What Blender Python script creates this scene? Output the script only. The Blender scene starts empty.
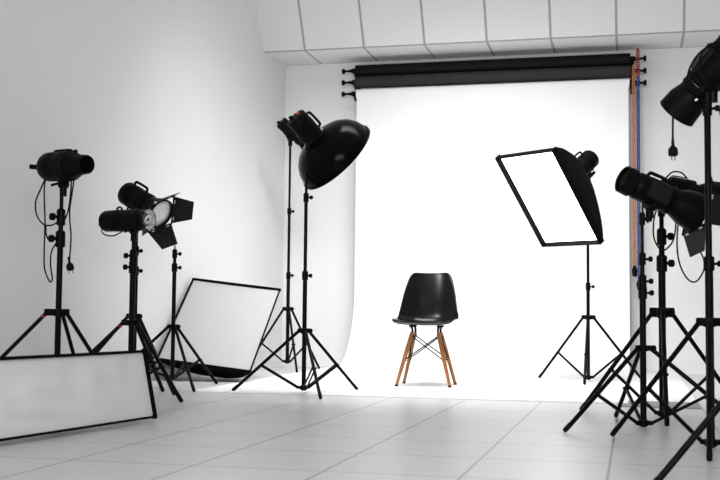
import bpy, bmesh, math, random
from mathutils import noise
from math import sin, cos, pi, radians, sqrt
from mathutils import Vector, Matrix

S = bpy.context.scene
COL = S.collection
V = Vector
Z = V((0, 0, 1))
# the photographer's right and "towards the photographer", as horizontal world directions
RT = V((0.9712, 0.2383, 0))
TW = V((0.2383, -0.9712, 0))


def rel(r, u, t=0.0):
    """metres to the right / up / towards the photographer -> world offset"""
    return RT * r + Z * u + TW * t


# ------------------------------------------------------------------ materials
def new_mat(name):
    m = bpy.data.materials.new(name)
    m.use_nodes = True
    nt = m.node_tree
    return m, nt, nt.nodes['Principled BSDF']


def mat(name, col, rough=0.5, metal=0.0, noise=0.0, nscale=40.0, bump=0.0, bscale=200.0, spec=0.5, coat=0.0):
    m, nt, b = new_mat(name)
    c = (col, col, col) if isinstance(col, (int, float)) else col
    b.inputs['Base Color'].default_value = (*c, 1)
    b.inputs['Roughness'].default_value = rough
    b.inputs['Metallic'].default_value = metal
    b.inputs['Specular IOR Level'].default_value = spec
    b.inputs['Coat Weight'].default_value = coat
    tc = nt.nodes.new('ShaderNodeTexCoord')
    if noise:
        n = nt.nodes.new('ShaderNodeTexNoise')
        n.inputs['Scale'].default_value = nscale
        n.inputs['Detail'].default_value = 4
        nt.links.new(tc.outputs['Object'], n.inputs['Vector'])
        r = nt.nodes.new('ShaderNodeMapRange')
        r.inputs['To Min'].default_value = 1 - noise
        r.inputs['To Max'].default_value = 1 + noise
        nt.links.new(n.outputs['Fac'], r.inputs['Value'])
        mx = nt.nodes.new('ShaderNodeVectorMath')
        mx.operation = 'SCALE'
        mx.inputs[0].default_value = c
        nt.links.new(r.outputs[0], mx.inputs['Scale'])
        nt.links.new(mx.outputs[0], b.inputs['Base Color'])
    if bump:
        n = nt.nodes.new('ShaderNodeTexNoise')
        n.inputs['Scale'].default_value = bscale
        nt.links.new(tc.outputs['Object'], n.inputs['Vector'])
        bp = nt.nodes.new('ShaderNodeBump')
        bp.inputs['Strength'].default_value = bump
        bp.inputs['Distance'].default_value = 0.004
        nt.links.new(n.outputs['Fac'], bp.inputs['Height'])
        nt.links.new(bp.outputs[0], b.inputs['Normal'])
    return m


def grid_mat(name, col, line, px, ox, py, oy, width, rough, axes=(0, 1), var=0.02, lwx=None, spec=0.5):
    """rectangular tiles with joints; pitch / offset along two object axes"""
    m, nt, b = new_mat(name)
    N, L = nt.nodes, nt.links
    tc = N.new('ShaderNodeTexCoord')
    sp = N.new('ShaderNodeSeparateXYZ')
    L.new(tc.outputs['Object'], sp.inputs[0])

    def ma(op, a, bb=None):
        n = N.new('ShaderNodeMath')
        n.operation = op
        for i, v in enumerate((a, bb)):
            if v is None:
                continue
            if isinstance(v, (int, float)):
                n.inputs[i].default_value = v
            else:
                L.new(v, n.inputs[i])
        return n.outputs[0]
    facs, cells = [], []
    for ax, p, o, w in ((axes[0], px, ox, lwx or width), (axes[1], py, oy, width)):
        t = ma('DIVIDE', ma('SUBTRACT', sp.outputs[ax], o), p)
        fr = ma('FRACT', t)
        d = ma('MINIMUM', fr, ma('SUBTRACT', 1.0, fr))
        facs.append(ma('LESS_THAN', d, w * 0.5 / p))
        cells.append(ma('FLOOR', t))
    line_f = ma('MAXIMUM', facs[0], facs[1])
    cb = N.new('ShaderNodeCombineXYZ')
    L.new(cells[0], cb.inputs[0])
    L.new(cells[1], cb.inputs[1])
    wn = N.new('ShaderNodeTexWhiteNoise')
    wn.noise_dimensions = '3D'
    L.new(cb.outputs[0], wn.inputs['Vector'])
    nz = N.new('ShaderNodeTexNoise')
    nz.inputs['Scale'].default_value = 5
    nz.inputs['Detail'].default_value = 5
    mp = N.new('ShaderNodeMapping')
    mp.inputs['Scale'].default_value = (0.5, 5, 1)
    L.new(tc.outputs['Object'], mp.inputs[0])
    L.new(mp.outputs[0], nz.inputs['Vector'])
    s = ma('ADD', 1 - var, ma('MULTIPLY', ma('ADD', ma('MULTIPLY', wn.outputs['Value'], 0.6), nz.outputs['Fac']), var * 1.3))
    sc = N.new('ShaderNodeVectorMath')
    sc.operation = 'SCALE'
    sc.inputs[0].default_value = (col, col, col)
    L.new(s, sc.inputs['Scale'])
    mx = N.new('ShaderNodeMix')
    mx.data_type = 'RGBA'
    L.new(line_f, mx.inputs['Factor'])
    L.new(sc.outputs[0], mx.inputs['A'])
    mx.inputs['B'].default_value = (line, line, line, 1)
    L.new(mx.outputs['Result'], b.inputs['Base Color'])
    b.inputs['Roughness'].default_value = rough
    b.inputs['Specular IOR Level'].default_value = spec
    return m


def emit_mat(name, col, strength):
    m, nt, b = new_mat(name)
    b.inputs['Base Color'].default_value = (*col, 1)
    b.inputs['Emission Color'].default_value = (*col, 1)
    b.inputs['Emission Strength'].default_value = strength
    return m


def wood_mat():
    m, nt, b = new_mat('beech_wood')
    N, L = nt.nodes, nt.links
    tc = N.new('ShaderNodeTexCoord')
    mp = N.new('ShaderNodeMapping')
    mp.inputs['Scale'].default_value = (60, 60, 5)
    nz = N.new('ShaderNodeTexNoise')
    nz.inputs['Scale'].default_value = 1.6
    nz.inputs['Detail'].default_value = 5
    cr = N.new('ShaderNodeValToRGB')
    cr.color_ramp.elements[0].color = (0.22, 0.075, 0.016, 1)
    cr.color_ramp.elements[1].color = (0.40, 0.158, 0.040, 1)
    L.new(tc.outputs['Object'], mp.inputs[0])
    L.new(mp.outputs[0], nz.inputs['Vector'])
    L.new(nz.outputs['Fac'], cr.inputs[0])
    L.new(cr.outputs[0], b.inputs['Base Color'])
    b.inputs['Roughness'].default_value = 0.4
    return m


def glass_mat():
    """thin clear glass: mostly see-through with a mirror-like sheen at grazing angles"""
    m = bpy.data.materials.new('clear_glass')
    m.use_nodes = True
    nt = m.node_tree
    N, L = nt.nodes, nt.links
    N.remove(N['Principled BSDF'])
    tr = N.new('ShaderNodeBsdfTransparent')
    tr.inputs[0].default_value = (0.97, 0.97, 0.97, 1)
    gl = N.new('ShaderNodeBsdfGlossy')
    gl.inputs['Roughness'].default_value = 0.05
    lw = N.new('ShaderNodeLayerWeight')
    lw.inputs['Blend'].default_value = 0.25
    mx = N.new('ShaderNodeMixShader')
    L.new(lw.outputs['Facing'], mx.inputs[0])
    L.new(tr.outputs[0], mx.inputs[1])
    L.new(gl.outputs[0], mx.inputs[2])
    L.new(mx.outputs[0], N['Material Output'].inputs['Surface'])
    return m


M = dict(
    wall=mat('white_wall_paint', 0.78, 0.9, noise=0.02, nscale=1.2, bump=0.08, bscale=120, spec=0.15),
    ceil_flat=grid_mat('ceiling_tiles_flat', 0.74, 0.36, 0.5765, -0.14, 0.575, 10.6, 0.022, 0.95, spec=0.1),
    floor=grid_mat('pale_floor_tiles', 0.61, 0.28, 0.461, -0.088, 0.50, 4.125, 0.010, 0.34, var=0.05, spec=0.4),
    mat_white=mat('white_vinyl', 0.86, 0.6, noise=0.01, nscale=3, spec=0.3),
    paper=mat('white_paper', 0.84, 0.9, noise=0.008, nscale=3, spec=0.1),
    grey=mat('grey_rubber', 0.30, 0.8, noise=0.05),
    paper_black=mat('black_paper', 0.006, 0.6, spec=0.1),
    paper_grey=mat('charcoal_paper', 0.022, 0.6, spec=0.2),
    metal=mat('black_metal', 0.003, 0.4, noise=0.1, spec=0.06),
    plastic=mat('black_plastic', 0.003, 0.45, noise=0.1, bump=0.05, bscale=400, spec=0.06),
    gloss=mat('gloss_black_enamel', 0.003, 0.18, spec=0.04),
    rubber=mat('black_rubber', 0.004, 0.7, spec=0.08),
    fabric_black=mat('black_nylon', 0.003, 0.8, bump=0.1, bscale=60, spec=0.04),
    panel=mat('dark_grey_panel', 0.009, 0.45, spec=0.15),
    chrome=mat('bright_steel', 0.75, 0.22, metal=1),
    silver=mat('silver_reflector', 0.6, 0.3, metal=1),
    white_fab=mat('white_diffusion_cloth', 0.70, 0.9, noise=0.03, nscale=5, bump=0.1, bscale=40, spec=0.1),
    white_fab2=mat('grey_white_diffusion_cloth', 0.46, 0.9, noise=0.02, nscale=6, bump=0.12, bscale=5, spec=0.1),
    whiteplastic=mat('white_plastic', 0.8, 0.5),
    shell=mat('black_polypropylene', 0.004, 0.24, spec=0.16),
    wood=wood_mat(),
    red=mat('red_plastic', (0.25, 0.006, 0.008), 0.4),
    orange=mat('orange_plastic', (0.44, 0.165, 0.035), 0.5),
    blue=mat('blue_plastic', (0.012, 0.025, 0.20), 0.5),
    led=emit_mat('red_indicator', (1.0, 0.06, 0.03), 0.35),
    glass=glass_mat(),
    softlight=emit_mat('lit_diffuser', (1, 1, 1), 4.0),
    pin=mat('dull_steel', 0.18, 0.5, metal=1),
    pearl=mat('pearl_reflector', 0.78, 0.25, spec=0.6),
    frost=mat('frosted_glass', 0.72, 0.25, noise=0.25, nscale=30, spec=0.6),
)


# ------------------------------------------------------------------ mesh building
class MB:
    def __init__(self):
        self.bm = bmesh.new()

    def _face(self, vs):
        try:
            self.bm.faces.new(vs)
        except ValueError:
            pass

    def box(self, c, size, rot=None, bevel=0.0):
        b = bmesh.new()
        bmesh.ops.create_cube(b, size=1)
        for v in b.verts:
            v.co = V((v.co.x * size[0], v.co.y * size[1], v.co.z * size[2]))
        if bevel:
            bmesh.ops.bevel(b, geom=list(b.edges), offset=bevel, segments=2, affect='EDGES')
        m = rot.to_4x4() if rot else Matrix()
        m = Matrix.Translation(c) @ m
        self.merge(b, m)
        return self

    def merge(self, b, m=None):
        mp = {}
        for v in b.verts:
            mp[v] = self.bm.verts.new(m @ v.co if m else v.co)
        for f in b.faces:
            self._face([mp[v] for v in f.verts])
        b.free()

    def rings(self, rings, closed=True, cap0=True, cap1=True):
        rv = [[self.bm.verts.new(p) for p in r] for r in rings]
        n = len(rv[0])
        for a, b in zip(rv, rv[1:]):
            for i in range(n if closed else n - 1):
                j = (i + 1) % n
                self._face([a[i], a[j], b[j], b[i]])
        if cap0:
            self._face(list(reversed(rv[0])))
        if cap1:
            self._face(rv[-1])
        return self

    def lathe(self, prof, o=(0, 0, 0), d=(0, 0, 1), seg=28, cap0=True, cap1=True, sx=1.0):
        """prof: list of (distance along d, radius)"""
        o, d = V(o), V(d).normalized()
        a = (V((0, 0, 1)) if abs(d.z) < 0.9 else V((0, 1, 0))).cross(d).normalized()
        b = d.cross(a)
        rs = []
        for s, r in prof:
            r = max(r, 1e-5)
            rs.append([o + d * s + (a * cos(2 * pi * k / seg) * sx + b * sin(2 * pi * k / seg)) * r for k in range(seg)])
        return self.rings(rs, cap0=cap0, cap1=cap1)

    def cyl(self, p0, p1, r0, r1=None, seg=16):
        p0, p1 = V(p0), V(p1)
        L = (p1 - p0).length
        return self.lathe([(0, r0), (L, r0 if r1 is None else r1)], p0, p1 - p0, seg)

    def tube(self, pts, r, seg=8, smooth=6, closed=False):
        pts = [V(p) for p in pts]
        if smooth and len(pts) > 2:
            out = []
            n = len(pts)
            for i in range(n - 1):
                p0, p1, p2, p3 = pts[max(i - 1, 0)], pts[i], pts[i + 1], pts[min(i + 2, n - 1)]
                for k in range(smooth):
                    t = k / smooth
                    out.append(0.5 * ((2 * p1) + (p2 - p0) * t + (2 * p0 - 5 * p1 + 4 * p2 - p3) * t * t + (3 * p1 - p0 - 3 * p2 + p3) * t ** 3))
            out.append(pts[-1])
            pts = out
        rs = []
        up = None
        for i, p in enumerate(pts):
            d = (pts[min(i + 1, len(pts) - 1)] - pts[max(i - 1, 0)]).normalized()
            if up is None:
                up = d.orthogonal().normalized()
            a = (up - d * up.dot(d)).normalized()
            up = a
            b = d.cross(a)
            rs.append([p + (a * cos(2 * pi * k / seg) + b * sin(2 * pi * k / seg)) * r for k in range(seg)])
        return self.rings(rs)

    def bar(self, p0, p1, w, h, side=None):
        """rectangular bar from p0 to p1; h along 'side' vector"""
        p0, p1 = V(p0), V(p1)
        d = (p1 - p0).normalized()
        s = V(side) if side else Z
        s = (s - d * s.dot(d)).normalized()
        a = d.cross(s)
        rs = []
        for p in (p0, p1):
            rs.append([p + a * x * w / 2 + s * y * h / 2 for x, y in ((-1, -1), (1, -1), (1, 1), (-1, 1))])
        return self.rings(rs)

    def sphere(self, c, r, seg=16):
        b = bmesh.new()
        bmesh.ops.create_uvsphere(b, u_segments=seg, v_segments=seg // 2, radius=r)
        self.merge(b, Matrix.Translation(c))
        return self

    def prism(self, pts, thick):
        """pts polygon in 3D, extruded along its normal by +-thick/2"""
        pts = [V(p) for p in pts]
        n = (pts[1] - pts[0]).cross(pts[2] - pts[1]).normalized()
        return self.rings([[p - n * thick / 2 for p in pts], [p + n * thick / 2 for p in pts]])

    def build(self, name, material, parent=None, matrix=None, sharp=35):
        bmesh.ops.recalc_face_normals(self.bm, faces=list(self.bm.faces))
        me = bpy.data.meshes.new(name)
        self.bm.to_mesh(me)
        self.bm.free()
        me.materials.append(material)
        me.shade_smooth()
        me.set_sharp_from_angle(angle=radians(sharp))
        o = bpy.data.objects.new(name, me)
        COL.objects.link(o)
        if parent:
            o.parent = parent
        if matrix is not None:
            o.matrix_basis = matrix
        return o


def tag(o, label, cat, group=None):
    o['label'] = label
    o['category'] = cat
    if group:
        o['group'] = group
    return o


def thing(name, label, cat, loc=(0, 0, 0), rz=0.0, group=None):
    o = bpy.data.objects.new(name, None)
    o.empty_display_size = 0.1
    COL.objects.link(o)
    o.location = loc
    o.rotation_euler = (0, 0, rz)
    return tag(o, label, cat, group)


def struct(o):
    o['kind'] = 'structure'
    return o


# ------------------------------------------------------------------ room
YB, ZC, XL, SPLAY = 10.6, 3.005, -3.395, 0.055
YF, XR, ZT = -2.6, 3.6, 4.1
YS = YB - 0.578                       # where the flat ceiling strip turns into the slope


def xl(y):
    return XL - SPLAY * (YB - y)


TH = 0.12
struct(MB().box(V(((xl(YF) + XR) / 2 - 0.1, (YF + YB) / 2, -0.06)), (XR - xl(YF) + 0.6, YB - YF + 0.5, 0.12)).build('floor', M['floor']))
bm = MB()
bm.rings([[V((XL - 0.3, YB, z)), V((XR, YB, z)), V((XR, YB + TH, z)), V((XL - 0.3, YB + TH, z))] for z in (0, ZT)])
struct(bm.build('wall_back', M['wall']))
bm = MB()
bm.rings([[V((xl(YF), YF, z)), V((XL, YB, z)), V((XL - TH, YB, z)), V((xl(YF) - TH, YF, z))] for z in (0, ZT)])
struct(bm.build('wall_left', M['wall']))
struct(MB().box(V((XR + TH / 2, (YF + YB) / 2, ZT / 2)), (TH, YB - YF + 0.2, ZT)).build('wall_right', M['wall']))
struct(MB().box(V((0, YF - TH / 2, ZT / 2)), (9, TH, ZT)).build('wall_front', M['wall']))
# ceiling: flat strip of tiles along the back wall, then a slope up to the high ceiling
bm = MB()
bm.rings([[V((-4.4, YS, z)), V((XR, YS, z)), V((XR, YB, z)), V((-4.4, YB, z))] for z in (ZC, ZC + 0.06)])
struct(bm.build('ceiling', M['ceil_flat']))
ang = radians(60)
Ls = (ZT - ZC) / sin(ang)
o = MB().box(V((0, Ls / 2, 0.03)), (8.4, Ls, 0.06)).build(
    'ceiling_slope', grid_mat('ceiling_tiles_slope', 0.74, 0.36, 0.5765, -0.14 + 0.4, 0.578, 0.0, 0.022, 0.95, spec=0.1))
o.matrix_basis = Matrix(((1, 0, 0, -0.4), (0, -cos(ang), sin(ang), YS), (0, sin(ang), cos(ang), ZC), (0, 0, 0, 1)))
struct(o)
YT = YS - Ls * cos(ang)
struct(MB().box(V((-0.4, (YF + YT) / 2, ZT + 0.03)), (8.6, YT - YF, 0.06)).build('ceiling_high', M['ceil_flat']))

# ------------------------------------------------------------------ backdrop
XA, XB = -2.605, -0.03
YR = 10.40
RZ = (2.875, 2.762, 2.650)
t = thing('backdrop_roll', 'black paper backdrop roll, topmost of the three under the ceiling', 'backdrop roll', (0, YR, RZ[0]), group='backdrop rolls')
MB().cyl((XA - 0.01, 0, 0), (XB + 0.01, 0, 0), 0.054, seg=32).build('paper_roll', M['paper_black'], t)
MB().cyl((XA - 0.05, 0, 0), (XB + 0.05, 0, 0), 0.024, seg=20).build('core_tube', M['metal'], t)
t = thing('backdrop_roll', 'charcoal paper backdrop roll hanging between the black and the white roll', 'backdrop roll', (0, YR, RZ[1]), group='backdrop rolls')
MB().cyl((XA - 0.01, 0, 0), (XB + 0.01, 0, 0), 0.0575, seg=32).build('paper_roll', M['paper_grey'], t)
MB().cyl((XA - 0.05, 0, 0), (XB + 0.05, 0, 0), 0.024, seg=20).build('core_tube', M['metal'], t)
t = thing('backdrop', 'seamless white paper backdrop unrolled from the wall down onto the floor', 'backdrop', (0, YR, 0), group=None)
MB().cyl((XA, 0, RZ[2]), (XB, 0, RZ[2]), 0.043, seg=32).build('paper_roll', M['paper'], t)
MB().cyl((XA - 0.05, 0, RZ[2]), (XB + 0.095, 0, RZ[2]), 0.024, seg=20).build('core_tube', M['metal'], t)
prof = [V((0, -0.0435, RZ[2])), V((0, -0.046, 2.2)), V((0, -0.05, 1.4))]
Rc = 0.75
for k in range(0, 25):
    a = k / 24 * pi / 2
    prof.append(V((0, -0.05 - Rc + Rc * cos(a), 0.006 + Rc - Rc * sin(a))))
prof += [V((0, -1.5, 0.006)), V((0, -2.6, 0.006)), V((0, -3.45, 0.005)), V((0, -3.53, 0.0042))]
rs = []
for p in prof:
    d = V((0, -0.0018, 0.0018))
    rs.append([V((XA + 0.01, p.y, p.z)), V((XB - 0.01, p.y, p.z)), V((XB - 0.01, p.y, p.z)) + d, V((XA + 0.01, p.y, p.z)) + d])
MB().rings(rs).build('paper_sheet', M['paper'], t)

# white vinyl under the paper, wider than it; grey square painted for a shaded floor tile at the paper's end
tag(MB().rings([[V((x, y, z)) for x, y in ((-2.85, 6.93), (-2.62, 6.86), (-0.02, 6.86), (-0.018, 7.11), (0.372, 7.11), (0.375, 10.55), (-2.85, 10.55))] for z in (0.0005, 0.004)]).build(
    'floor_sheet', M['mat_white']), 'wide white vinyl sheet lying on the floor under the paper backdrop', 'floor sheet')
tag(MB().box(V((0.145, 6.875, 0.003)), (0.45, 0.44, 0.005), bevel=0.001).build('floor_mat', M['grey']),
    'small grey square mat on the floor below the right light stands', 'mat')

# wall brackets with three hooks each
for side, xx, lab in ((-1, XA - 0.024, 'black three-hook roller bracket at the left ends of the backdrop rolls'),
                      (1, XB + 0.026, 'black three-hook roller bracket at the right ends of the backdrop rolls')):
    t = thing('roller_bracket', lab, 'bracket', (xx, YB, RZ[1]), group='roller brackets')
    MB().box(V((0, -0.012, -0.01)), (0.035, 0.02, 0.34), bevel=0.003).build('wall_plate', M['metal'], t)
    for k in range(3):
        dz = RZ[k] - RZ[1]
        m = MB()
        m.tube([(0, -0.02, dz - 0.05), (0, -0.10, dz - 0.055), (0, -0.17, dz - 0.045), (0, -0.2, dz - 0.02), (0, -0.2, dz + 0.004)], 0.011)
        m.cyl((side * -0.014, -0.2, dz), (side * 0.03, -0.2, dz), 0.019)
        h = m.build('hook', M['metal'], t)
        m = MB()
        m.lathe([(0, 0.012), (0.02, 0.016), (0.045, 0.011), (0.075, 0.011), (0.082, 0.026), (0.10, 0.026), (0.105, 0.018)],
                (side * 0.022, -0.2, dz), (side, 0, 0), 18)
        m.build('knob', M['metal'], h)

# bead chains that turn the rolls
for lab, x, z0, z1, mt, w in (('orange bead chain hanging beside the right edge of the backdrop', 0.006, 2.79, 0.96, 'orange', 0.0078),
                          ('blue bead chain hanging below the red one beside the backdrop', 0.046, 2.68, 0.84, 'blue', 0.0072),
                          ('short red bead chain at the right end of the backdrop rolls', 0.046, 2.94, 2.695, 'red', 0.009)):
    t = thing('bead_chain', lab, 'chain', (x, YR - 0.026, z1), group='roller chains')
    m = MB()
    n = int((z0 - z1) / 0.02)
    for sx in (-1, 1):
        m.cyl((sx * w, 0, 0), (sx * w, 0, z0 - z1), 0.0045, seg=6)
        for i in range(n + 1):
            c = V((sx * w, 0, i * 0.02))
            m.lathe([(-0.0085, 0.002), (-0.004, 0.0088), (0.004, 0.0088), (0.0085, 0.002)], c, (0, 0, 1), 6)
    m.tube([(-w, 0, z0 - z1), (-w * 0.6, 0, z0 - z1 + 0.015), (0, 0, z0 - z1 + 0.02), (w * 0.6, 0, z0 - z1 + 0.015), (w, 0, z0 - z1)], 0.006)
    m.build('beads', M[mt], t)
    if mt != 'red':
        MB().lathe([(0, 0.012), (0.01, 0.02), (0.06, 0.026), (0.085, 0.015), (0.10, 0.012)], (0, 0, -0.085), (0, 0, 1), 14).build('chain_weight', M['rubber'], t)


# ------------------------------------------------------------------ light stands
def stand(label, x, y, top, hub, spread, R, yaw, joints, r0=0.0155, hubw=0.045, hubh=0.035, wide=False, red=False,
          knob_dir=0.6, spigot=False, legr=0.0105, frac=0.57, dup=False, ck=1.0):
    """yaw: direction of the first foot, radians from 'towards the photographer', positive to the right"""
    t = thing('light_stand', label, 'light stand', (x, y, 0.006 if XA < x < XB and 7.2 < y else 0), group='black tripod light stands')
    zs = [spread - 0.02] + list(joints) + [top]
    rr = r0
    for i, (a, b) in enumerate(zip(zs, zs[1:])):
        MB().cyl((0, 0, a - (0.03 if i else 0)), (0, 0, b), rr, seg=18).build('pole_section', M['metal'], t)
        if i:
            c = MB().lathe([(-0.034 * ck, rr + 0.0035), (-0.031 * ck, rr + 0.0085 * ck), (0.02 * ck, rr + 0.0085 * ck), (0.026 * ck, rr + 0.004)], (0, 0, a), seg=18).build('clamp_collar', M['plastic'], t)
            kd = V((RT.x, RT.y, 0)) * (1 if knob_dir > 0 else -1) * cos(abs(knob_dir)) + TW * sin(abs(knob_dir))
            MB().cyl(kd * rr + V((0, 0, a - 0.005)), kd * (rr + 0.022) + V((0, 0, a - 0.005)), 0.006 * ck, seg=10) \
                .lathe([(0, 0.009 * ck), (0.004, 0.013 * ck), (0.016 * ck, 0.013 * ck), (0.02 * ck, 0.009 * ck)], kd * (rr + 0.02) + V((0, 0, a - 0.005)), kd, 12) \
                .build('clamp_knob', M['plastic'], c)
        rr *= 0.80
    if spigot:
        MB().lathe([(0, 0.008), (0.018, 0.008), (0.02, 0.006), (0.028, 0.006), (0.03, 0.008), (0.045, 0.008), (0.048, 0.004), (0.06, 0.004)], (0, 0, top), seg=14).build('brass_spigot', mat('brass', (0.55, 0.36, 0.16), 0.35, 1.0), t)
    m = MB()
    m.lathe([(-hubh * 0.6, r0 + 0.004), (-hubh * 0.5, r0 + 0.011), (hubh * 0.4, r0 + 0.011), (hubh * 0.5, r0 + 0.005)], (0, 0, hub), seg=20)
    m2 = MB()
    m2.lathe([(-0.016, r0 + 0.003), (-0.013, r0 + 0.009), (0.012, r0 + 0.009), (0.014, r0 + 0.003)], (0, 0, spread), seg=20)
    legs = []
    for k in range(3):
        a = yaw + k * 2 * pi / 3
        d = TW * cos(a) + RT * sin(a)
        m.box(d * hubw * 0.62 + Z * (hub), (hubw * 1.25, 0.026, hubh), Matrix(((d.x, -d.y, 0), (d.y, d.x, 0), (0, 0, 1))), bevel=0.003)
        m2.box(d * 0.024 + Z * spread, (0.044, 0.018, 0.02), Matrix(((d.x, -d.y, 0), (d.y, d.x, 0), (0, 0, 1))), bevel=0.002)
        legs.append(d)
    h = m.build('leg_hub', M['plastic'], t)
    kd = RT * 0.8 + TW * 0.6
    MB().cyl(kd * r0 + Z * hub, kd * (r0 + 0.03) + Z * hub, 0.006, seg=10).lathe([(0, 0.010), (0.003, 0.014), (0.016, 0.014), (0.02, 0.009)], kd * (r0 + 0.028) + Z * hub, kd, 12).build('hub_knob', M['plastic'], h)
    m2.build('brace_collar', M['plastic'], t)
    for d in legs:
        p0 = d * (hubw * 1.0) + Z * hub
        p1 = d * R + Z * 0.008
        u = (p1 - p0).normalized()
        lg = MB().cyl(p0 - u * 0.006, p1 - u * 0.02, legr, seg=14).build('leg', M['metal'], t)
        MB().lathe([(0, legr * 1.06), (0.034, legr * 1.08), (0.043, legr * 0.95)], p1 - u * 0.043 + Z * 0.002, u, 14).build('rubber_foot', M['rubber'], lg)
        q = p0.lerp(p1, frac)
        s0 = d.cross(Z).normalized()
        for sg in ((-1, 1) if dup else (1,)):
            off = s0 * (sg * 0.011 if dup else 0)
            br = MB().bar(d * 0.04 + Z * spread + off, q + off, 0.006 if dup else 0.012, 0.014, side=Z).build('brace', M['metal'], t)
        MB().cyl(q - s0 * 0.017, q + s0 * 0.017, 0.007, seg=10).build('rivet', M['metal'], br)
    if red:
        d = legs[2]
        MB().box(d * (hubw * 1.3) + Z * (hub - 0.022) + TW * 0.012, (0.016, 0.02, 0.018), bevel=0.004).build('red_clip', M['red'], h)
    return t


# ------------------------------------------------------------------ studio lights
def frame(d, roll=0.0):
    d = V(d).normalized()
    y = Z.cross(d).normalized()
    z = d.cross(y)
    m = Matrix((d, y, z)).transposed()
    if roll:
        m = Matrix.Rotation(roll, 3, d) @ m
    return m


def aim(r, u, t):
    return (RT * r + Z * u + TW * t).normalized()


def plug(m_parent, p, d):
    """europlug hanging at the end of a cord, pointing along d"""
    o = MB().lathe([(-0.03, 0.005), (0, 0.007), (0.012, 0.018), (0.03, 0.020), (0.042, 0.017)], p, d, 14).build('plug', M['rubber'], m_parent)
    s = V(d).orthogonal().normalized()
    m = MB()
    for k in (-1, 1):
        m.cyl(V(p) + V(d) * 0.04 + s * k * 0.009, V(p) + V(d) * 0.06 + s * k * 0.009, 0.0024, seg=8)
    m.build('pin', M['pin'], o)


def strobe(label, loc, d, r=0.06, s0=-0.16, s1=0.12, drop=0.11, off=0.0, handle=True, dome=0.03, roll=0.0,
           led=False, side_panel=False, mount_s=0.0, front='cap', group='black studio flash heads', body_mat='plastic', name='studio_flash'):
    """loc: top of the stand. The body axis passes 'drop' above it, running from s0 (rear) to s1 (front) along d"""
    t = thing(name, label, 'studio light', loc, group=group)
    A = frame(d, roll)
    T = Matrix.Translation(V((0, 0, drop)) + V(d).normalized() * off) @ A.to_4x4()
    L = s1 - s0
    if dome:
        prof = [(s0 - dome, r * 0.35), (s0 - dome * 0.8, r * 0.66), (s0 - dome * 0.35, r * 0.90), (s0 + 0.005, r)]
    else:
        prof = [(s0, r * 0.82), (s0 + 0.003, r * 0.94), (s0 + 0.012, r)]
    prof += [(s0 + L * 0.22, r), (s0 + L * 0.225, r * 0.965), (s0 + L * 0.24, r * 0.965), (s0 + L * 0.245, r),
             (s0 + L * 0.72, r), (s0 + L * 0.73, r * 0.95), (s0 + L * 0.80, r * 0.95), (s0 + L * 0.81, r * 1.03),
             (s0 + L * 0.9, r * 1.03), (s0 + L * 0.92, r * 0.92), (s1, r * 0.92)]
    body = MB().lathe(prof, (0, 0, 0), (1, 0, 0), 36).build('body', M[body_mat], t, T)
    # cooling ribs
    m = MB()
    for k in range(5):
        s = s0 + L * (0.30 + 0.035 * k)
        m.lathe([(s, r * 0.98), (s, r * 1.025), (s + L * 0.016, r * 1.025), (s + L * 0.016, r * 0.98)], (0, 0, 0), (1, 0, 0), 36, cap0=False, cap1=False)
    m.build('cooling_rib', M[body_mat], body)
    # rear dials and socket
    sr = s0 - dome * 0.9
    for yy, zz in ((0.35, 0.15), (-0.30, 0.2)):
        MB().lathe([(0, 0.011), (0.012, 0.010), (0.013, 0.008)], (sr + 0.012, r * yy, r * zz), (-1, 0, 0), 14).build('dial', M['rubber'], body)
    MB().box(V((sr - 0.002, 0.0, -r * 0.30)), (0.045, 0.034, 0.022), bevel=0.003).build('power_socket', M['rubber'], body)
    if led:
        MB().box(V((sr + 0.002, -r * 0.05, r * 0.42)), (0.016, 0.026, 0.010), bevel=0.002).build('indicator_lamp', M['led'], body)
        MB().box(V((sr + 0.004, r * 0.36, r * 0.5)), (0.016, 0.012, 0.008), bevel=0.002).build('indicator_lamp', M['led'], body)
    if handle:
        m = MB()
        a, b = s0 + L * 0.18, s0 + L * 0.70
        h = r * 1.30
        m.tube([(a, 0, r * 0.9), (a + 0.006, 0, h - 0.008), (a + 0.02, 0, h), (b - 0.02, 0, h), (b - 0.006, 0, h - 0.008), (b, 0, r * 0.9)], 0.0085, seg=10)
        m.build('handle', M['rubber'], t, T)
    if side_panel:
        for sg in (-1, 1):
            MB().box(V((s0 + L * 0.46, sg * r * 0.93, 0.0)), (L * 0.55, r * 0.30, r * 1.30), bevel=0.006).build('side_panel', M['panel'], t, T)
    # tilting bracket between spigot and body
    br = MB()
    br.cyl((0, 0, -0.035), (0, 0, 0.025), 0.019, seg=16)
    br.lathe([(-0.02, 0.024), (0.02, 0.024)], (0, 0, 0.030), A.col[1], 18)
    pb = V((0, 0, drop)) + V(d).normalized() * (off + mount_s) - A.col[2] * r * 0.96
    br.bar((0, 0, 0.03), pb, 0.034, 0.022, side=A.col[1])
    br.box(pb, (0.08, 0.036, 0.014), A, bevel=0.003)
    bo = br.build('tilt_bracket', M['metal'], t)
    kv = A.col[1].normalized()
    if kv.dot(TW) < 0:
        kv = -kv
    MB().cyl(V((0, 0, 0.03)), V((0, 0, 0.03)) + kv * 0.04, 0.006, seg=10).bar(V((0, 0, 0.03)) + kv * 0.042 - RT * 0.03 - Z * 0.012, V((0, 0, 0.03)) + kv * 0.042 + RT * 0.008, 0.012, 0.012).build('tilt_lever', M['plastic'], bo)
    return t, T, body


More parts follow.
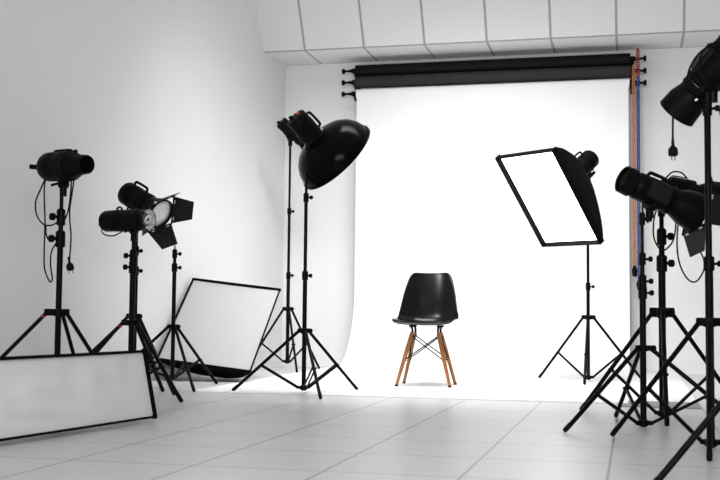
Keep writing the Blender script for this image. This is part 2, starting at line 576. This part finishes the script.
def reflector(t, T, prof, material='metal', inner='silver', name='reflector'):
    """open lathe reflector: prof of (s, radius); returns the object"""
    w = 0.003
    out = prof + [(prof[-1][0] + 0.003, prof[-1][1] + 0.001)]
    inn = [(s, max(r - w, 0.002)) for s, r in reversed(prof)]
    o = MB().lathe(out + [(out[-1][0], inn[0][1])] + [inn[0]], (0, 0, 0), (1, 0, 0), 44, cap0=False, cap1=False).build(name, M[material], t, T)
    MB().lathe(inn, (0, 0, 0), (1, 0, 0), 44, cap0=False, cap1=True).build('inner_lining', M[inner], o)
    return o


def barn_doors(t, T, s, r, doors, roll=0.0):
    """square frame at s, half-size r, with leaves: (side 0..3, opening angle, length)"""
    T2 = T @ Matrix.Rotation(roll, 4, 'X')
    m = MB()
    m.lathe([(s - 0.012, r * 0.98), (s + 0.004, r * 1.0), (s + 0.004, r * 0.9), (s - 0.012, r * 0.9)], (0, 0, 0), (1, 0, 0), 40, cap0=False, cap1=False)
    for k in range(4):
        a = k * pi / 2
        n = V((0, cos(a), sin(a)))
        e = V((0, -sin(a), cos(a)))
        m.bar(V((s, 0, 0)) + n * r - e * r, V((s, 0, 0)) + n * r + e * r, 0.006, 0.012, side=(1, 0, 0))
    bf = m.build('barn_door_frame', M['metal'], t, T2)
    for k, op, ln in doors:
        a = k * pi / 2
        n = V((0, cos(a), sin(a)))
        e = V((0, -sin(a), cos(a)))
        u = V((1, 0, 0)) * cos(op) + n * sin(op)
        b0 = V((s + 0.004, 0, 0)) + n * (r + 0.004)
        w0, w2 = r * 0.96, r * 0.64
        pts = [b0 - e * w0, b0 + e * w0, b0 + u * ln + e * w2, b0 + u * ln - e * w2]
        df = MB().prism(pts, 0.003).build('barn_door', M['panel'], t, T2)
        hm = MB()
        for q in (-0.6, 0.6):
            hm.cyl(b0 + e * (q * r - 0.012), b0 + e * (q * r + 0.012), 0.006, seg=8)
        hm.build('hinge', M['chrome'], df)
    return bf


def cord(t, pts, plug_dir=None, r=0.0042):
    o = MB().tube([V(p) for p in pts], r, seg=8).build('power_cord', M['rubber'], t)
    if plug_dir is not None:
        plug(o, V(pts[-1]), V(plug_dir).normalized())
    return o


# --- far left stand with a flash head turned to the right
A0 = V((-2.925, 5.30, 0))
stand('tall black tripod stand at far left, behind the white strip softbox', A0.x, A0.y, 1.125, 0.515, 0.12, 0.54, radians(57),
      [0.905, 1.02], r0=0.0158, hubw=0.058, hubh=0.036, red=True, knob_dir=-0.5, ck=1.5)
t, T, b = strobe('black flash head with round snoot, highest of the three lights at left, mains plug dangling', A0 + RT * 0.008 + Z * 1.16, aim(0.78, -0.03, 0.62), r=0.078, s0=-0.14, s1=0.075, drop=0.125, off=0.01,
                 handle=False, dome=0.038, mount_s=0.0)
MB().lathe([(0.05, 0.066), (0.075, 0.070), (0.10, 0.062), (0.115, 0.054), (0.18, 0.050), (0.185, 0.048), (0.182, 0.044), (0.13, 0.040)], (0, 0, 0), (1, 0, 0), 36).build('snoot', M['metal'], t, T)
MB().box(V((-0.02, 0, 0.080)), (0.13, 0.034, 0.016), bevel=0.005).build('carry_grip', M['rubber'], t, T)
MB().lathe([(0, 0.010), (0.02, 0.010), (0.022, 0.007)], (0.085, 0, 0.06), (0, 0, 1), 12).build('release_button', M['rubber'], t, T)
Q = lambda r, u, tt=0.03: rel(r, u, tt)
MB().bar(rel(-0.12, 0.125, -0.07), rel(-0.205, 0.132, -0.10), 0.026, 0.024).build('mains_connector', M['rubber'], t)
cord(t, [Q(-0.085, 0.06), Q(-0.11, 0.0), Q(-0.135, -0.07), Q(-0.127, -0.14), Q(-0.09, -0.187), Q(-0.045, -0.19), Q(-0.01, -0.165, 0.02)])
cord(t, [Q(-0.085, 0.06), Q(-0.092, 0.0), Q(-0.088, -0.09), Q(-0.083, -0.19), Q(-0.083, -0.33), Q(-0.078, -0.42), Q(-0.05, -0.485), Q(-0.037, -0.47), Q(-0.048, -0.40), Q(-0.045, -0.33), Q(-0.02, -0.275, 0.02)])
cord(t, [Q(-0.078, -0.19), Q(-0.075, -0.24), Q(-0.055, -0.275), Q(-0.035, -0.265), Q(-0.018, -0.24, 0.02)])
cord(t, [Q(0.062, 0.05), Q(0.055, -0.02), Q(0.045, -0.10), Q(0.047, -0.17), Q(0.055, -0.25), Q(0.052, -0.34), Q(0.050, -0.385)], (0.25, -0.1, -0.9))
cord(t, [Q(0.05, 0.05), Q(0.045, -0.05), Q(0.035, -0.12), Q(0.015, -0.165, 0.02)])

# --- second stand and its flash head with a bare glass dome
B0 = V((-2.962, 6.259, 0))
stand('black tripod stand under the bare-bulb flash, right beside the strip softbox end', B0.x, B0.y, 0.965, 0.455, 0.10, 0.50, radians(47),
      [0.795, 0.865], r0=0.0180, hubw=0.050, red=True, knob_dir=-0.4, legr=0.012, ck=1.3)
t, T, b = strobe('black flash head with a bare shining glass bulb at its front', B0 + Z * 0.985, aim(0.86, 0.0, 0.50), r=0.066, s0=-0.19, s1=0.115, drop=0.094, off=-0.035, handle=False, dome=0.03, mount_s=0.02)
o = reflector(t, T, [(0.113, 0.045), (0.122, 0.060), (0.152, 0.064)], 'metal', 'pearl', 'bulb_ring')
MB().lathe([(0.118, 0.034), (0.145, 0.042), (0.175, 0.039), (0.195, 0.027), (0.203, 0.004)], (0, 0, 0), (1, 0, 0), 24).build('glass_dome', M['glass'], t, T)
m = MB()
m.tube([V((0.145 + 0.01 * sin(k * 0.5), 0.020 * cos(k * 0.5), 0.020 * sin(k * 0.5))) for k in range(13)], 0.007, smooth=3)
m.build('flash_tube', M['pearl'], t, T)
m = MB()
for k in range(2):
    a = k * pi + 0.6
    m.bar(V((0.118, 0.024 * cos(a), 0.024 * sin(a))), V((0.175, 0.02 * cos(a), 0.02 * sin(a))), 0.008, 0.004)
m.build('bulb_clip', M['chrome'], t, T)
m = MB()
for s in (-0.085, 0.0):
    m.tube([(s - 0.022, 0, 0.055), (s - 0.018, 0, 0.075), (s, 0, 0.084), (s + 0.018, 0, 0.075), (s + 0.022, 0, 0.055)], 0.006)
m.build('top_loop', M['rubber'], t, T)
cord(t, [rel(-0.17, 0.06, -0.06), rel(-0.205, 0.045, -0.06), rel(-0.205, 0.02, -0.05), rel(-0.17, 0.0, -0.03), rel(-0.12, 0.0, -0.02), rel(-0.06, 0.03, 0.0), rel(-0.03, 0.045, 0.01)])

# --- third stand right behind it, flash head with barn doors
C0 = V((-3.150, 6.70, 0))
stand('black tripod stand under the barn-door flash, hidden behind the bare-bulb flash stand', C0.x, C0.y, 1.12, 0.49, 0.10, 0.44, radians(46),
      [0.79, 0.92], r0=0.0150, hubw=0.045, knob_dir=0.5)
dC = aim(0.76, -0.45, 0.47)
t, T, b = strobe('black flash head with open barn doors tilted downwards, behind the bare-bulb flash', C0 + V((0.0, 0, 1.14)), dC, r=0.077, s0=-0.14, s1=0.10, drop=0.112, off=0.025, dome=0.0, handle=True, mount_s=-0.01)
reflector(t, T, [(0.085, 0.070), (0.11, 0.072), (0.17, 0.096), (0.20, 0.100)], 'metal', 'silver')
MB().lathe([(0.186, 0.093), (0.194, 0.080), (0.199, 0.04), (0.200, 0.003)], (0, 0, 0), (1, 0, 0), 36).build('front_glass', M['frost'], t, T)
MB().lathe([(0.199, 0.022), (0.206, 0.018), (0.21, 0.004)], (0, 0, 0), (1, 0, 0), 20).build('lamp_centre', M['pearl'], t, T)
barn_doors(t, T, 0.205, 0.102, [(0, radians(53), 0.125), (1, radians(41), 0.115), (2, radians(58), 0.12), (3, radians(38), 0.135)], roll=radians(22))

# --- bare stand in front of the leaning softbox
D0 = V((-3.078, 7.16, 0))
stand('short bare black tripod stand with brass spigot and no light on it', D0.x, D0.y, 0.955, 0.420, 0.075, 0.47, radians(27),
      [0.83, 0.925], r0=0.0140, hubw=0.034, hubh=0.03, knob_dir=0.3, spigot=True)

# --- beauty-dish light in the middle
M0 = V((-2.078, 6.958, 0))
stand('tall slim black tripod stand carrying the round dish reflector', M0.x, M0.y, 1.62, 0.408, 0.042, 0.49, radians(15),
      [0.769, 1.279], r0=0.0145, hubw=0.035, hubh=0.03, knob_dir=0.5, dup=True)
dM = aim(0.66, -0.63, -0.42)
t, T, b = strobe('black flash head fitted with the large round black dish reflector', M0 + rel(0.010, 1.612), dM, r=0.072, s0=-0.13, s1=0.11, drop=0.10, off=-0.005, dome=0.0, led=True, handle=True, mount_s=0.0, roll=radians(14))
MB().box(V((-0.02, -0.050, -0.030)), (0.17, 0.03, 0.012), bevel=0.004).build('trim_strip', M['panel'], t, T)
MB().lathe([(0, 0.006), (0.006, 0.006)], (0.085, -0.062, 0.0), (0, -1, 0), 10).build('release_stud', M['chrome'], t, T)
bt = thing('beauty_dish', 'large round glossy black dish reflector facing the white backdrop', 'reflector dish', M0 + rel(-0.012, 1.755) + dM * 0.10, group=None)
A = frame(dM).to_4x4()
pr = [(0.0, 0.066), (0.010, 0.080), (0.022, 0.13), (0.048, 0.188), (0.085, 0.232), (0.13, 0.262), (0.175, 0.276), (0.21, 0.281)]
dish = reflector(bt, A, pr, 'gloss', 'whiteplastic', 'dish_bowl')
MB().lathe([(0.204, 0.278), (0.204, 0.290), (0.217, 0.290), (0.217, 0.277)], (0, 0, 0), (1, 0, 0), 60, cap0=False, cap1=False).build('dish_rim', M['gloss'], dish)
MB().lathe([(0.09, 0.0), (0.09, 0.05), (0.094, 0.05), (0.094, 0.0)], (0, 0, 0), (1, 0, 0), 24).build('deflector', M['whiteplastic'], bt, A)

# --- stand in the corner behind it
N0 = V((-3.03, 9.62, 0))
stand('tallest slim black tripod stand, in the far left corner behind the dish light', N0.x, N0.y, 2.06, 0.555, 0.085, 0.40, radians(16),
      [0.86, 1.44], r0=0.0160, hubw=0.04, knob_dir=0.5)
t, T, b = strobe('small black flash head on the corner stand, half hidden behind the dish light', N0 + Z * 2.07, aim(0.74, -0.60, -0.36), r=0.058, s0=-0.12, s1=0.16, drop=0.105, off=0.0, dome=0.0, handle=False, led=True)
reflector(t, T, [(0.14, 0.048), (0.17, 0.055), (0.25, 0.085)], 'metal', 'silver')


# ------------------------------------------------------------------ softboxes
def rrect(w, h, r, n=4):
    out = []
    for cx, cy, a0 in ((w / 2 - r, h / 2 - r, 0), (-w / 2 + r, h / 2 - r, 90), (-w / 2 + r, -h / 2 + r, 180), (w / 2 - r, -h / 2 + r, 270)):
        for k in range(n):
            a = radians(a0 + 90 * k / (n - 1))
            out.append((cx + r * cos(a), cy + r * sin(a)))
    return out


def softbox(t, W, H, depth, ring, cloth, lip=0.035, recess=0.012, bulge=0.35, cloth_name='front_diffuser', wrinkle=0.0):
    """local frame: X width, Y height, Z = facing direction; origin at face centre. The outer edge of the lip sits at z=+lip"""
    steps = 9
    rs = []
    for i in range(steps + 1):
        q = i / steps
        f = 1 - q
        w = ring * 2 + (W - ring * 2) * (f ** (1 - bulge))
        h = ring * 2 + (H - ring * 2) * (f ** (1 - bulge))
        rad = 0.008 + (min(w, h) / 2 - 0.008) * 0.98 * q ** 1.5
        rs.append([V((x, y, -depth * q)) for x, y in rrect(w, h, rad)])
    rs.reverse()
    e = 0.016
    for w, h, z in ((W, H, lip), (W - e, H - e, lip), (W - e * 1.3, H - e * 1.3, -0.002)):
        rs.append([V((x, y, z)) for x, y in rrect(w, h, 0.006)])
    MB().rings(rs, cap1=False).build('shell', M['fabric_black'], t)
    n, mm = (64, 24) if wrinkle else (14, 20)
    m = MB()
    w, h = W - e * 1.4, H - e * 1.4
    rng = random.Random(4)

    def crease(x, y):
        if not wrinkle:
            return 0.0
        a = noise.noise(V((x * 2.5 + y * 5, y * 9, 1.3)))
        b = noise.noise(V((x * 7, y * 4 - x * 3, 7.1)))
        return wrinkle * ((1 - abs(a) * 4) * 0.7 + b * 0.9)
    vs = [[m.bm.verts.new(V((-w / 2 + w * i / n, -h / 2 + h * j / mm, -recess * sin(pi * i / n) * 0.3 + 0.003 + (rng.random() - 0.5) * (0.0 if wrinkle else 0.0012) + crease(-w / 2 + w * i / n, -h / 2 + h * j / mm) * min(1, 5 * min(i / n, 1 - i / n, j / mm, 1 - j / mm))))) for i in range(n + 1)] for j in range(mm + 1)]
    for j in range(mm):
        for i in range(n):
            m.bm.faces.new([vs[j][i], vs[j][i + 1], vs[j + 1][i + 1], vs[j + 1][i]])
    m.build(cloth_name, cloth, t, sharp=180)
    m = MB()
    m.lathe([(0, ring + 0.004), (-0.022, ring + 0.006), (-0.026, ring - 0.01), (0.004, ring - 0.01)], (0, 0, -depth + 0.004), (0, 0, 1), 32)
    m.build('speed_ring', M['metal'], t)
    m = MB()
    for sx in (-1, 1):
        for sy in (-1, 1):
            m.box(V((sx * (W / 2 - 0.006), sy * (H / 2 - 0.006), lip * 0.4)), (0.022, 0.022, lip * 1.1), bevel=0.004)
    m.build('corner_cap', M['fabric_black'], t)


def face_matrix(c, n, up_hint):
    n = V(n).normalized()
    u = V(up_hint)
    u = (u - n * u.dot(n)).normalized()
    w = u.cross(n)
    m = Matrix((w, u, n)).transposed().to_4x4()
    m.translation = V(c)
    return m


def place(t, m):
    t.location = m.to_translation()
    t.rotation_euler = m.to_euler()


# lit softbox on the stand right of the chair
S0 = V((-0.352, 8.955, 0))
stand('slim black tripod stand carrying the lit softbox right of the chair', S0.x, S0.y, 1.60, 0.503, 0.035, 0.47, radians(-15),
      [0.748], r0=0.0135, hubw=0.045, hubh=0.034, knob_dir=0.4, dup=False)
nS = V((-0.505, -0.602, -0.619)).normalized()
cS = V((-0.6455, 8.6065, 1.3945)) - nS * 0.050
t = thing('softbox', 'lit rectangular softbox glowing white, tilted down towards the chair', 'softbox')
place(t, face_matrix(cS, nS, (V((-1.047, 8.599, 1.734)) - V((-0.718, 9.006, 1.070)))))
softbox(t, 0.605, 0.845, 0.35, 0.075, M['softlight'], lip=0.050, bulge=0.50)
cs = cS - nS * 0.455 - Z * 0.012
sl = V((S0.x, S0.y, 1.61))
hv = cs - sl
dp = hv.z
t, T, b = strobe('black flash head plugged into the back of the lit softbox', sl, nS, r=0.076, s0=-0.125, s1=0.115, drop=dp, off=0.0, dome=0.02, handle=False, mount_s=0.0)
# shift the head sideways onto the softbox axis
sh = Matrix.Translation(V((hv.x, hv.y, 0)))
for ch in t.children:
    if ch.name.split('.')[0] in ('body', 'handle', 'side_panel'):
        ch.matrix_basis = sh @ ch.matrix_basis
m = MB()
AS = frame(nS)
sd = V((1, 0, 0))
m.tube([V((0, 0, 0.03)), V((0.0, 0.0, 0.07)), V((hv.x, hv.y, hv.z)) - nS * 0.02 - AS.col[2] * 0.068], 0.011)
m.build('yoke_arm', M['metal'], t)
m = MB()
hc = V((hv.x, hv.y, hv.z))
hd = (RT * -0.55 + Z * 0.8 + TW * 0.2).normalized()
hd = (hd - nS * hd.dot(nS)).normalized()
m.tube([hc - nS * 0.07 + hd * 0.06, hc - nS * 0.06 + hd * 0.10, hc + nS * 0.03 + hd * 0.10, hc + nS * 0.045 + hd * 0.06], 0.008)
m.build('handle', M['rubber'], t)
cord(t, [hc - nS * 0.10 - Z * 0.06 + RT * 0.02, hc - nS * 0.10 - Z * 0.11 + RT * 0.03, hc - Z * 0.17 + RT * 0.0, V((0.015, 0, 0.01)), V((0.016, -0.01, -0.05))])

# softbox lying on its back against the left wall
t = thing('softbox', 'unlit white-fronted softbox lying tilted back on the floor by the left wall', 'softbox')
nE = V((0.135, -0.675, 0.725)).normalized()
BRe = V((-2.785, 7.90, 0.075))
BLe = V((-3.487, 7.84, 0.155))
TLe = V((-3.471, 8.485, 0.782))
wE = (BRe - BLe)
WE = 0.735
uE = (TLe - BLe)
uE = (uE - wE.normalized() * uE.dot(wE.normalized())).normalized()
HE = 0.90
cE = (BRe + BLe) / 2 + uE * HE / 2
nE = wE.normalized().cross(uE)
place(t, face_matrix(cE, nE, uE))
softbox(t, WE, HE, 0.44, 0.07, M['white_fab2'], lip=0.02, bulge=0.5)

# strip softbox standing on its long side at the front left
t = thing('strip_softbox', 'long white-fronted strip softbox standing on its edge at the front left', 'softbox')
w = V((0.142, 0.990, 0))
nP = V((0.967, -0.139, 0.215)).normalized()
Bp = V((-2.218, 4.953, 0.020))
up = V((-0.069, 0.010, 0.315)).normalized()
HP, WP = 0.325, 1.25
cP = Bp - w * WP / 2 + up * HP / 2
place(t, face_matrix(cP, nP, up))
softbox(t, WP, HP, 0.10, 0.05, M['white_fab'], lip=0.02, bulge=0.45, wrinkle=0.008)

# ------------------------------------------------------------------ right-hand group
F0 = V((0.039, 5.458, 0))
stand('black tripod stand, left of the three crowded stands at right', F0.x, F0.y, 1.02, 0.375, 0.025, 0.495, radians(-58),
      [0.64, 0.695, 0.80, 0.99], r0=0.0150, hubw=0.034, hubh=0.026, knob_dir=0.4)
dF = aim(0.83, -0.33, -0.20)
t, T, b = strobe('black flash head with grey side panel, leftmost of the lights at right', F0 + rel(0.036, 1.025), dF, r=0.066, s0=-0.075, s1=0.14, drop=0.095, off=0.0, dome=0.03, handle=True, side_panel=True, mount_s=0.03)
MB().lathe([(-0.155, 0.058), (-0.15, 0.066), (-0.10, 0.069), (-0.095, 0.064)], (0, 0, 0), (1, 0, 0), 36, cap0=False, cap1=False).lathe([(-0.15, 0.01), (-0.13, 0.064)], (0, 0, 0), (1, 0, 0), 36).build('rear_guard', M['plastic'], t, T)
reflector(t, T, [(0.125, 0.062), (0.145, 0.068), (0.19, 0.086), (0.235, 0.093), (0.265, 0.094)], 'metal', 'silver')
barn_doors(t, T, 0.27, 0.092, [(0, radians(20), 0.12), (1, radians(-10), 0.11), (2, radians(0), 0.11), (3, radians(70), 0.115)], roll=radians(-14))
cord(t, [rel(-0.02, 0.07, 0.04), rel(-0.045, 0.03, 0.05), rel(-0.04, -0.02, 0.04), rel(-0.015, -0.06, 0.03)])
m = MB().lathe([(0, 0.012), (0.03, 0.012)], rel(-0.01, 0.01, 0.02), RT, 10).build('cord_clip', M['plastic'], t)

G0 = V((0.141, 6.02, 0))
stand('thick black tripod stand with wide hub, middle of the crowded stands at right', G0.x, G0.y, 1.06, 0.545, 0.025, 0.49, radians(-13),
      [0.805, 0.945], r0=0.0185, hubw=0.055, hubh=0.05, knob_dir=0.5, legr=0.0115, ck=1.5)
dG = aim(0.90, -0.10, -0.35)
t, T, b = strobe('black flash head with top handle and wide reflector, behind the grey-panelled flash', G0 + Z * 1.08, dG, r=0.062, s0=-0.01, s1=0.22, drop=0.105, off=0.02, dome=0.03, handle=True, mount_s=0.05)
reflector(t, T, [(0.20, 0.060), (0.23, 0.070), (0.29, 0.095), (0.36, 0.100)], 'metal', 'silver')
MB().box(V((0.10, -0.01, 0.064)), (0.16, 0.05, 0.02), bevel=0.006).build('control_panel', M['panel'], t, T)
MB().bar(V((0.02, -0.02, 0.077)), V((0.17, -0.02, 0.077)), 0.006, 0.004).build('bright_trim', M['chrome'], t, T)
cord(t, [rel(-0.02, 0.03, 0.04), rel(-0.05, -0.04, 0.05), rel(-0.055, -0.14, 0.05), rel(-0.03, -0.20, 0.05), rel(0.0, -0.215, 0.04), rel(0.045, -0.17, 0.04), rel(0.06, -0.09, 0.05), rel(0.055, -0.02, 0.05), rel(0.03, 0.05, 0.04)])
cord(t, [rel(0.09, 0.02, 0.03), rel(0.066, -0.16, 0.05), rel(0.078, -0.28, 0.05), rel(0.115, -0.36, 0.06), rel(0.16, -0.375, 0.06), rel(0.198, -0.32, 0.06), rel(0.20, -0.26, 0.06), rel(0.178, -0.20, 0.06), rel(0.19, -0.13, 0.06), rel(0.235, -0.06, 0.05), rel(0.26, 0.06, 0.05)])
cord(t, [rel(0.03, 0.17, -0.02), rel(0.06, 0.20, 0.0), rel(0.10, 0.195, 0.02), rel(0.13, 0.165, 0.02)])

J0 = V((0.2955, 4.73, 0))
stand('tall black tripod stand nearest the right edge, carrying the steeply tilted flash', J0.x, J0.y, 1.445, 0.505, 0.022, 0.475, radians(-18),
      [0.745, 1.38], r0=0.0165, hubw=0.045, hubh=0.034, knob_dir=0.5, legr=0.0105)
dJ = aim(-0.53, -0.74, -0.60)
t, T, b = strobe('black flash head pointing steeply down-left at the top right, cord looped over it', J0 + rel(0.024, 1.438), dJ, r=0.068, s0=-0.21, s1=0.05, drop=0.10, off=0.04, dome=0.03, handle=False, mount_s=-0.01, roll=radians(0))
reflector(t, T, [(0.035, 0.066), (0.06, 0.070), (0.075, 0.064), (0.09, 0.068), (0.13, 0.080), (0.19, 0.084)], 'plastic', 'silver')
MB().box(V((-0.06, 0.05, 0.04)), (0.13, 0.03, 0.07), Matrix.Rotation(radians(40), 3, 'X'), bevel=0.008).build('side_panel', M['panel'], t, T)
q = V((0, 0, 0.10)) + dJ * 0.165 + TW * 0.074 + RT * 0.012
MB().box(q, (0.012, 0.006, 0.030), Matrix.Rotation(radians(-20), 3, 'Y'), bevel=0.001).build('white_tab', M['whiteplastic'], t)
cord(t, [rel(0.06, 0.17, 0.06), rel(-0.01, 0.175, 0.09), rel(-0.06, 0.165, 0.09), rel(-0.10, 0.12, 0.07), rel(-0.118, 0.06, 0.05), rel(-0.10, 0.01, 0.03), rel(-0.06, -0.01, 0.03)])
cord(t, [rel(0.0, 0.20, 0.07), rel(-0.055, 0.17, 0.09), rel(-0.08, 0.12, 0.09), rel(-0.072, 0.07, 0.07), rel(-0.05, 0.03, 0.08)])
cord(t, [rel(-0.13, 0.02, 0.07), rel(-0.172, -0.04, 0.06), rel(-0.182, -0.12, 0.06), rel(-0.183, -0.225, 0.06)], (0.02, 0, -1))
cord(t, [rel(-0.02, 0.0, 0.02), rel(-0.035, -0.10, 0.035), rel(-0.04, -0.22, 0.04), rel(-0.03, -0.32, 0.035), rel(-0.012, -0.38, 0.03)])
cord(t, [rel(0.02, 0.02, 0.02), rel(0.05, -0.05, 0.03), rel(0.10, -0.06, 0.03), rel(0.07, -0.13, 0.03), rel(0.03, -0.12, 0.03), rel(0.015, -0.06, 0.03)])

# nearest stand, mostly outside the frame on the right
stand('nearest black tripod stand, only one leg reaching in at the lower right corner', 0.50, 3.655, 1.30, 0.510, 0.06, 0.49, radians(-83),
      [0.78, 1.05], r0=0.0165, hubw=0.045, hubh=0.034, knob_dir=0.5, legr=0.0105, frac=0.50)


# ------------------------------------------------------------------ chair
t = thing('shell_chair', 'black moulded shell chair on splayed wooden legs, alone on the white backdrop', 'chair', (-1.462, 7.985, 0.0065), radians(2.5))
# local: -Y is the front
prof = [(-0.235, 0.438), (-0.222, 0.450), (-0.19, 0.456), (-0.13, 0.451), (-0.06, 0.441), (0.02, 0.434), (0.09, 0.437), (0.14, 0.455),
        (0.170, 0.495), (0.186, 0.550), (0.200, 0.620), (0.215, 0.690), (0.230, 0.755), (0.240, 0.795), (0.249, 0.822)]
half = [0.218, 0.226, 0.233, 0.238, 0.238, 0.236, 0.231, 0.228, 0.224, 0.217, 0.205, 0.190, 0.172, 0.158, 0.142]
lift = [0.012, 0.018, 0.026, 0.036, 0.046, 0.056, 0.070, 0.086, 0.094, 0.088, 0.074, 0.058, 0.044, 0.036, 0.030]
NV = len(prof)


def samp(arr, x):
    i = min(int(x), NV - 2)
    f = x - i
    g = lambda k: arr[max(0, min(NV - 1, k))]
    if isinstance(arr[0], tuple):
        return tuple(samp([a[c] for a in arr], x) for c in (0, 1))
    p0, p1, p2, p3 = g(i - 1), g(i), g(i + 1), g(i + 2)
    return 0.5 * (2 * p1 + (p2 - p0) * f + (2 * p0 - 5 * p1 + 4 * p2 - p3) * f * f + (3 * p1 - p0 - 3 * p2 + p3) * f ** 3)


NU, NR = 24, 46
m = MB()
grid = []
for j in range(NR + 1):
    row = []
    for i in range(NU + 1):
        u = -1 + 2 * i / NU
        x = j / NR * (NV - 1)
        c = (NV - 1) / 2
        xx = c + (x - c) * (1 - 0.055 * abs(u) ** 7 - 0.012 * u * u)
        py, pz = samp(prof, xx)
        y1, z1 = samp(prof, min(xx + 0.2, NV - 1))
        y0, z0 = samp(prof, max(xx - 0.2, 0))
        tg = V((0, y1 - y0, z1 - z0)).normalized()
        nn = V((0, -tg.z, tg.y))
        if nn.z < -0.2:
            nn = -nn
        hw = 0.945 * samp(half, xx) * (1 - 0.10 * abs(u) ** 6 * abs((x - c) / c) ** 12)
        l = samp(lift, xx) * abs(u) ** 2.6
        lip = 0.010 * max(0, abs(u) - 0.9) / 0.1
        row.append(m.bm.verts.new(V((u * hw + (lip * (1 if u > 0 else -1)) * 0.6, py, pz)) + nn * (l - lip * 0.5)))
    grid.append(row)
for j in range(NR):
    for i in range(NU):
        m.bm.faces.new([grid[j][i], grid[j][i + 1], grid[j + 1][i + 1], grid[j + 1][i]])
so = m.build('seat_shell', M['shell'], t, sharp=180)
md = so.modifiers.new('thickness', 'SOLIDIFY')
md.thickness = 0.007
md.offset = 0
md2 = so.modifiers.new('smooth', 'SUBSURF')
md2.levels = 1
md2.render_levels = 1
tops = {}
for sx in (-1, 1):
    for sy in (-1, 1):
        p0 = V((sx * 0.094, sy * 0.080, 0.385))
        p1 = V((sx * 0.192, sy * 0.172, 0.0))
        tops[(sx, sy)] = (p0, p1)
        u = (p1 - p0).normalized()
        L = (p1 - p0).length
        lg = MB().lathe([(0, 0.011), (0.015, 0.014), (L * 0.4, 0.0155), (L - 0.012, 0.0115)], p0, u, 18).build('leg', M['wood'], t)
        MB().lathe([(L - 0.014, 0.0122), (L - 0.002, 0.0118), (L, 0.010)], p0, u, 16).build('foot_cap', M['rubber'], lg)
        m = MB()
        m.tube([p0 + u * 0.05, p0 + u * -0.005, V((sx * 0.092, sy * 0.075, 0.405)), V((sx * 0.10, sy * 0.080, 0.425))], 0.008, seg=10)
        m.cyl((sx * 0.10, sy * 0.08, 0.421), (sx * 0.10, sy * 0.08, 0.436), 0.017, seg=16)
        m.build('mount_bracket', M['metal'], t)
at = lambda k, z: tops[k][0].lerp(tops[k][1], (0.385 - z) / 0.385)
m = MB()
for a, b in (((-1, -1), (1, -1)), ((-1, 1), (1, 1)), ((-1, -1), (-1, 1)), ((1, -1), (1, 1))):
    for k, q in ((a, b), (b, a)):
        p, s = at(k, 0.362), at(q, 0.185)
        nrm = (s - p).cross(Z).normalized() * 0.004 * (1 if k == a else -1)
        m.tube([p + nrm, s + nrm], 0.0045, seg=8, smooth=0)
for k in tops:
    for z in (0.362, 0.185):
        c = at(k, z)
        dd = V((k[0], k[1], 0)).normalized()
        m.cyl(c - dd * 0.020, c + dd * 0.012, 0.007, seg=10)
m.build('wire_brace', M['metal'], t)

# ------------------------------------------------------------------ lights
def area(name, loc, target, size, power, sy=None, spread=None):
    l = bpy.data.lights.new(name, 'AREA')
    l.energy = power
    l.size = size
    if sy:
        l.shape = 'RECTANGLE'
        l.size_y = sy
    if spread:
        l.spread = spread
    o = bpy.data.objects.new(name, l)
    COL.objects.link(o)
    o.location = loc
    o.rotation_euler = (V(target) - V(loc)).to_track_quat('-Z', 'Y').to_euler()
    return o


# flash tube in the dish, firing at the backdrop
dc = M0 + rel(-0.012, 1.755) + dM * 0.26
area('dish_lamp', dc, dc + dM, 0.30, 14)
# added area lights, unseen: one brightens the backdrop, one fills the room
area('backdrop_bank', V((-1.2, 7.4, 3.9)), V((-1.4, 9.2, 0.3)), 2.2, 72, 1.0, spread=radians(95))
area('room_bank', V((-0.3, 0.2, 1.9)), V((-1.1, 10.0, 1.4)), 3.0, 98, 1.6, spread=radians(125))

w = bpy.data.worlds.new('World')
S.world = w
w.use_nodes = True
w.node_tree.nodes['Background'].inputs[0].default_value = (1, 1, 1, 1)
w.node_tree.nodes['Background'].inputs[1].default_value = 0.0

# ------------------------------------------------------------------ camera
cd = bpy.data.cameras.new('camera')
cam = bpy.data.objects.new('camera', cd)
COL.objects.link(cam)
f_px = 1115.0
d1 = V((634.3 - 360, -(315 - 240), -f_px)).normalized()          # depth direction of the room, seen in camera space
d2 = V((4200 + 360, 28.0, f_px))
d2 = (d2 - d1 * d2.dot(d1)).normalized()
d3 = d2.cross(d1)
Rm = Matrix((d2, d1, d3))                                        # rows: world axes in camera space
cam.matrix_world = Matrix.Translation((0, 0, 0.53)) @ Rm.to_4x4()
cd.sensor_width = 36
cd.lens = f_px / 720 * 36
cd.clip_start = 0.05
cd.dof.use_dof = True
cd.dof.focus_distance = 7.6
cd.dof.aperture_fstop = 7.1
S.camera = cam

S.view_settings.view_transform = 'Standard'
S.view_settings.look = 'None'
S.view_settings.gamma = 1
S.view_settings.use_curve_mapping = False
S.view_settings.exposure = 0.12
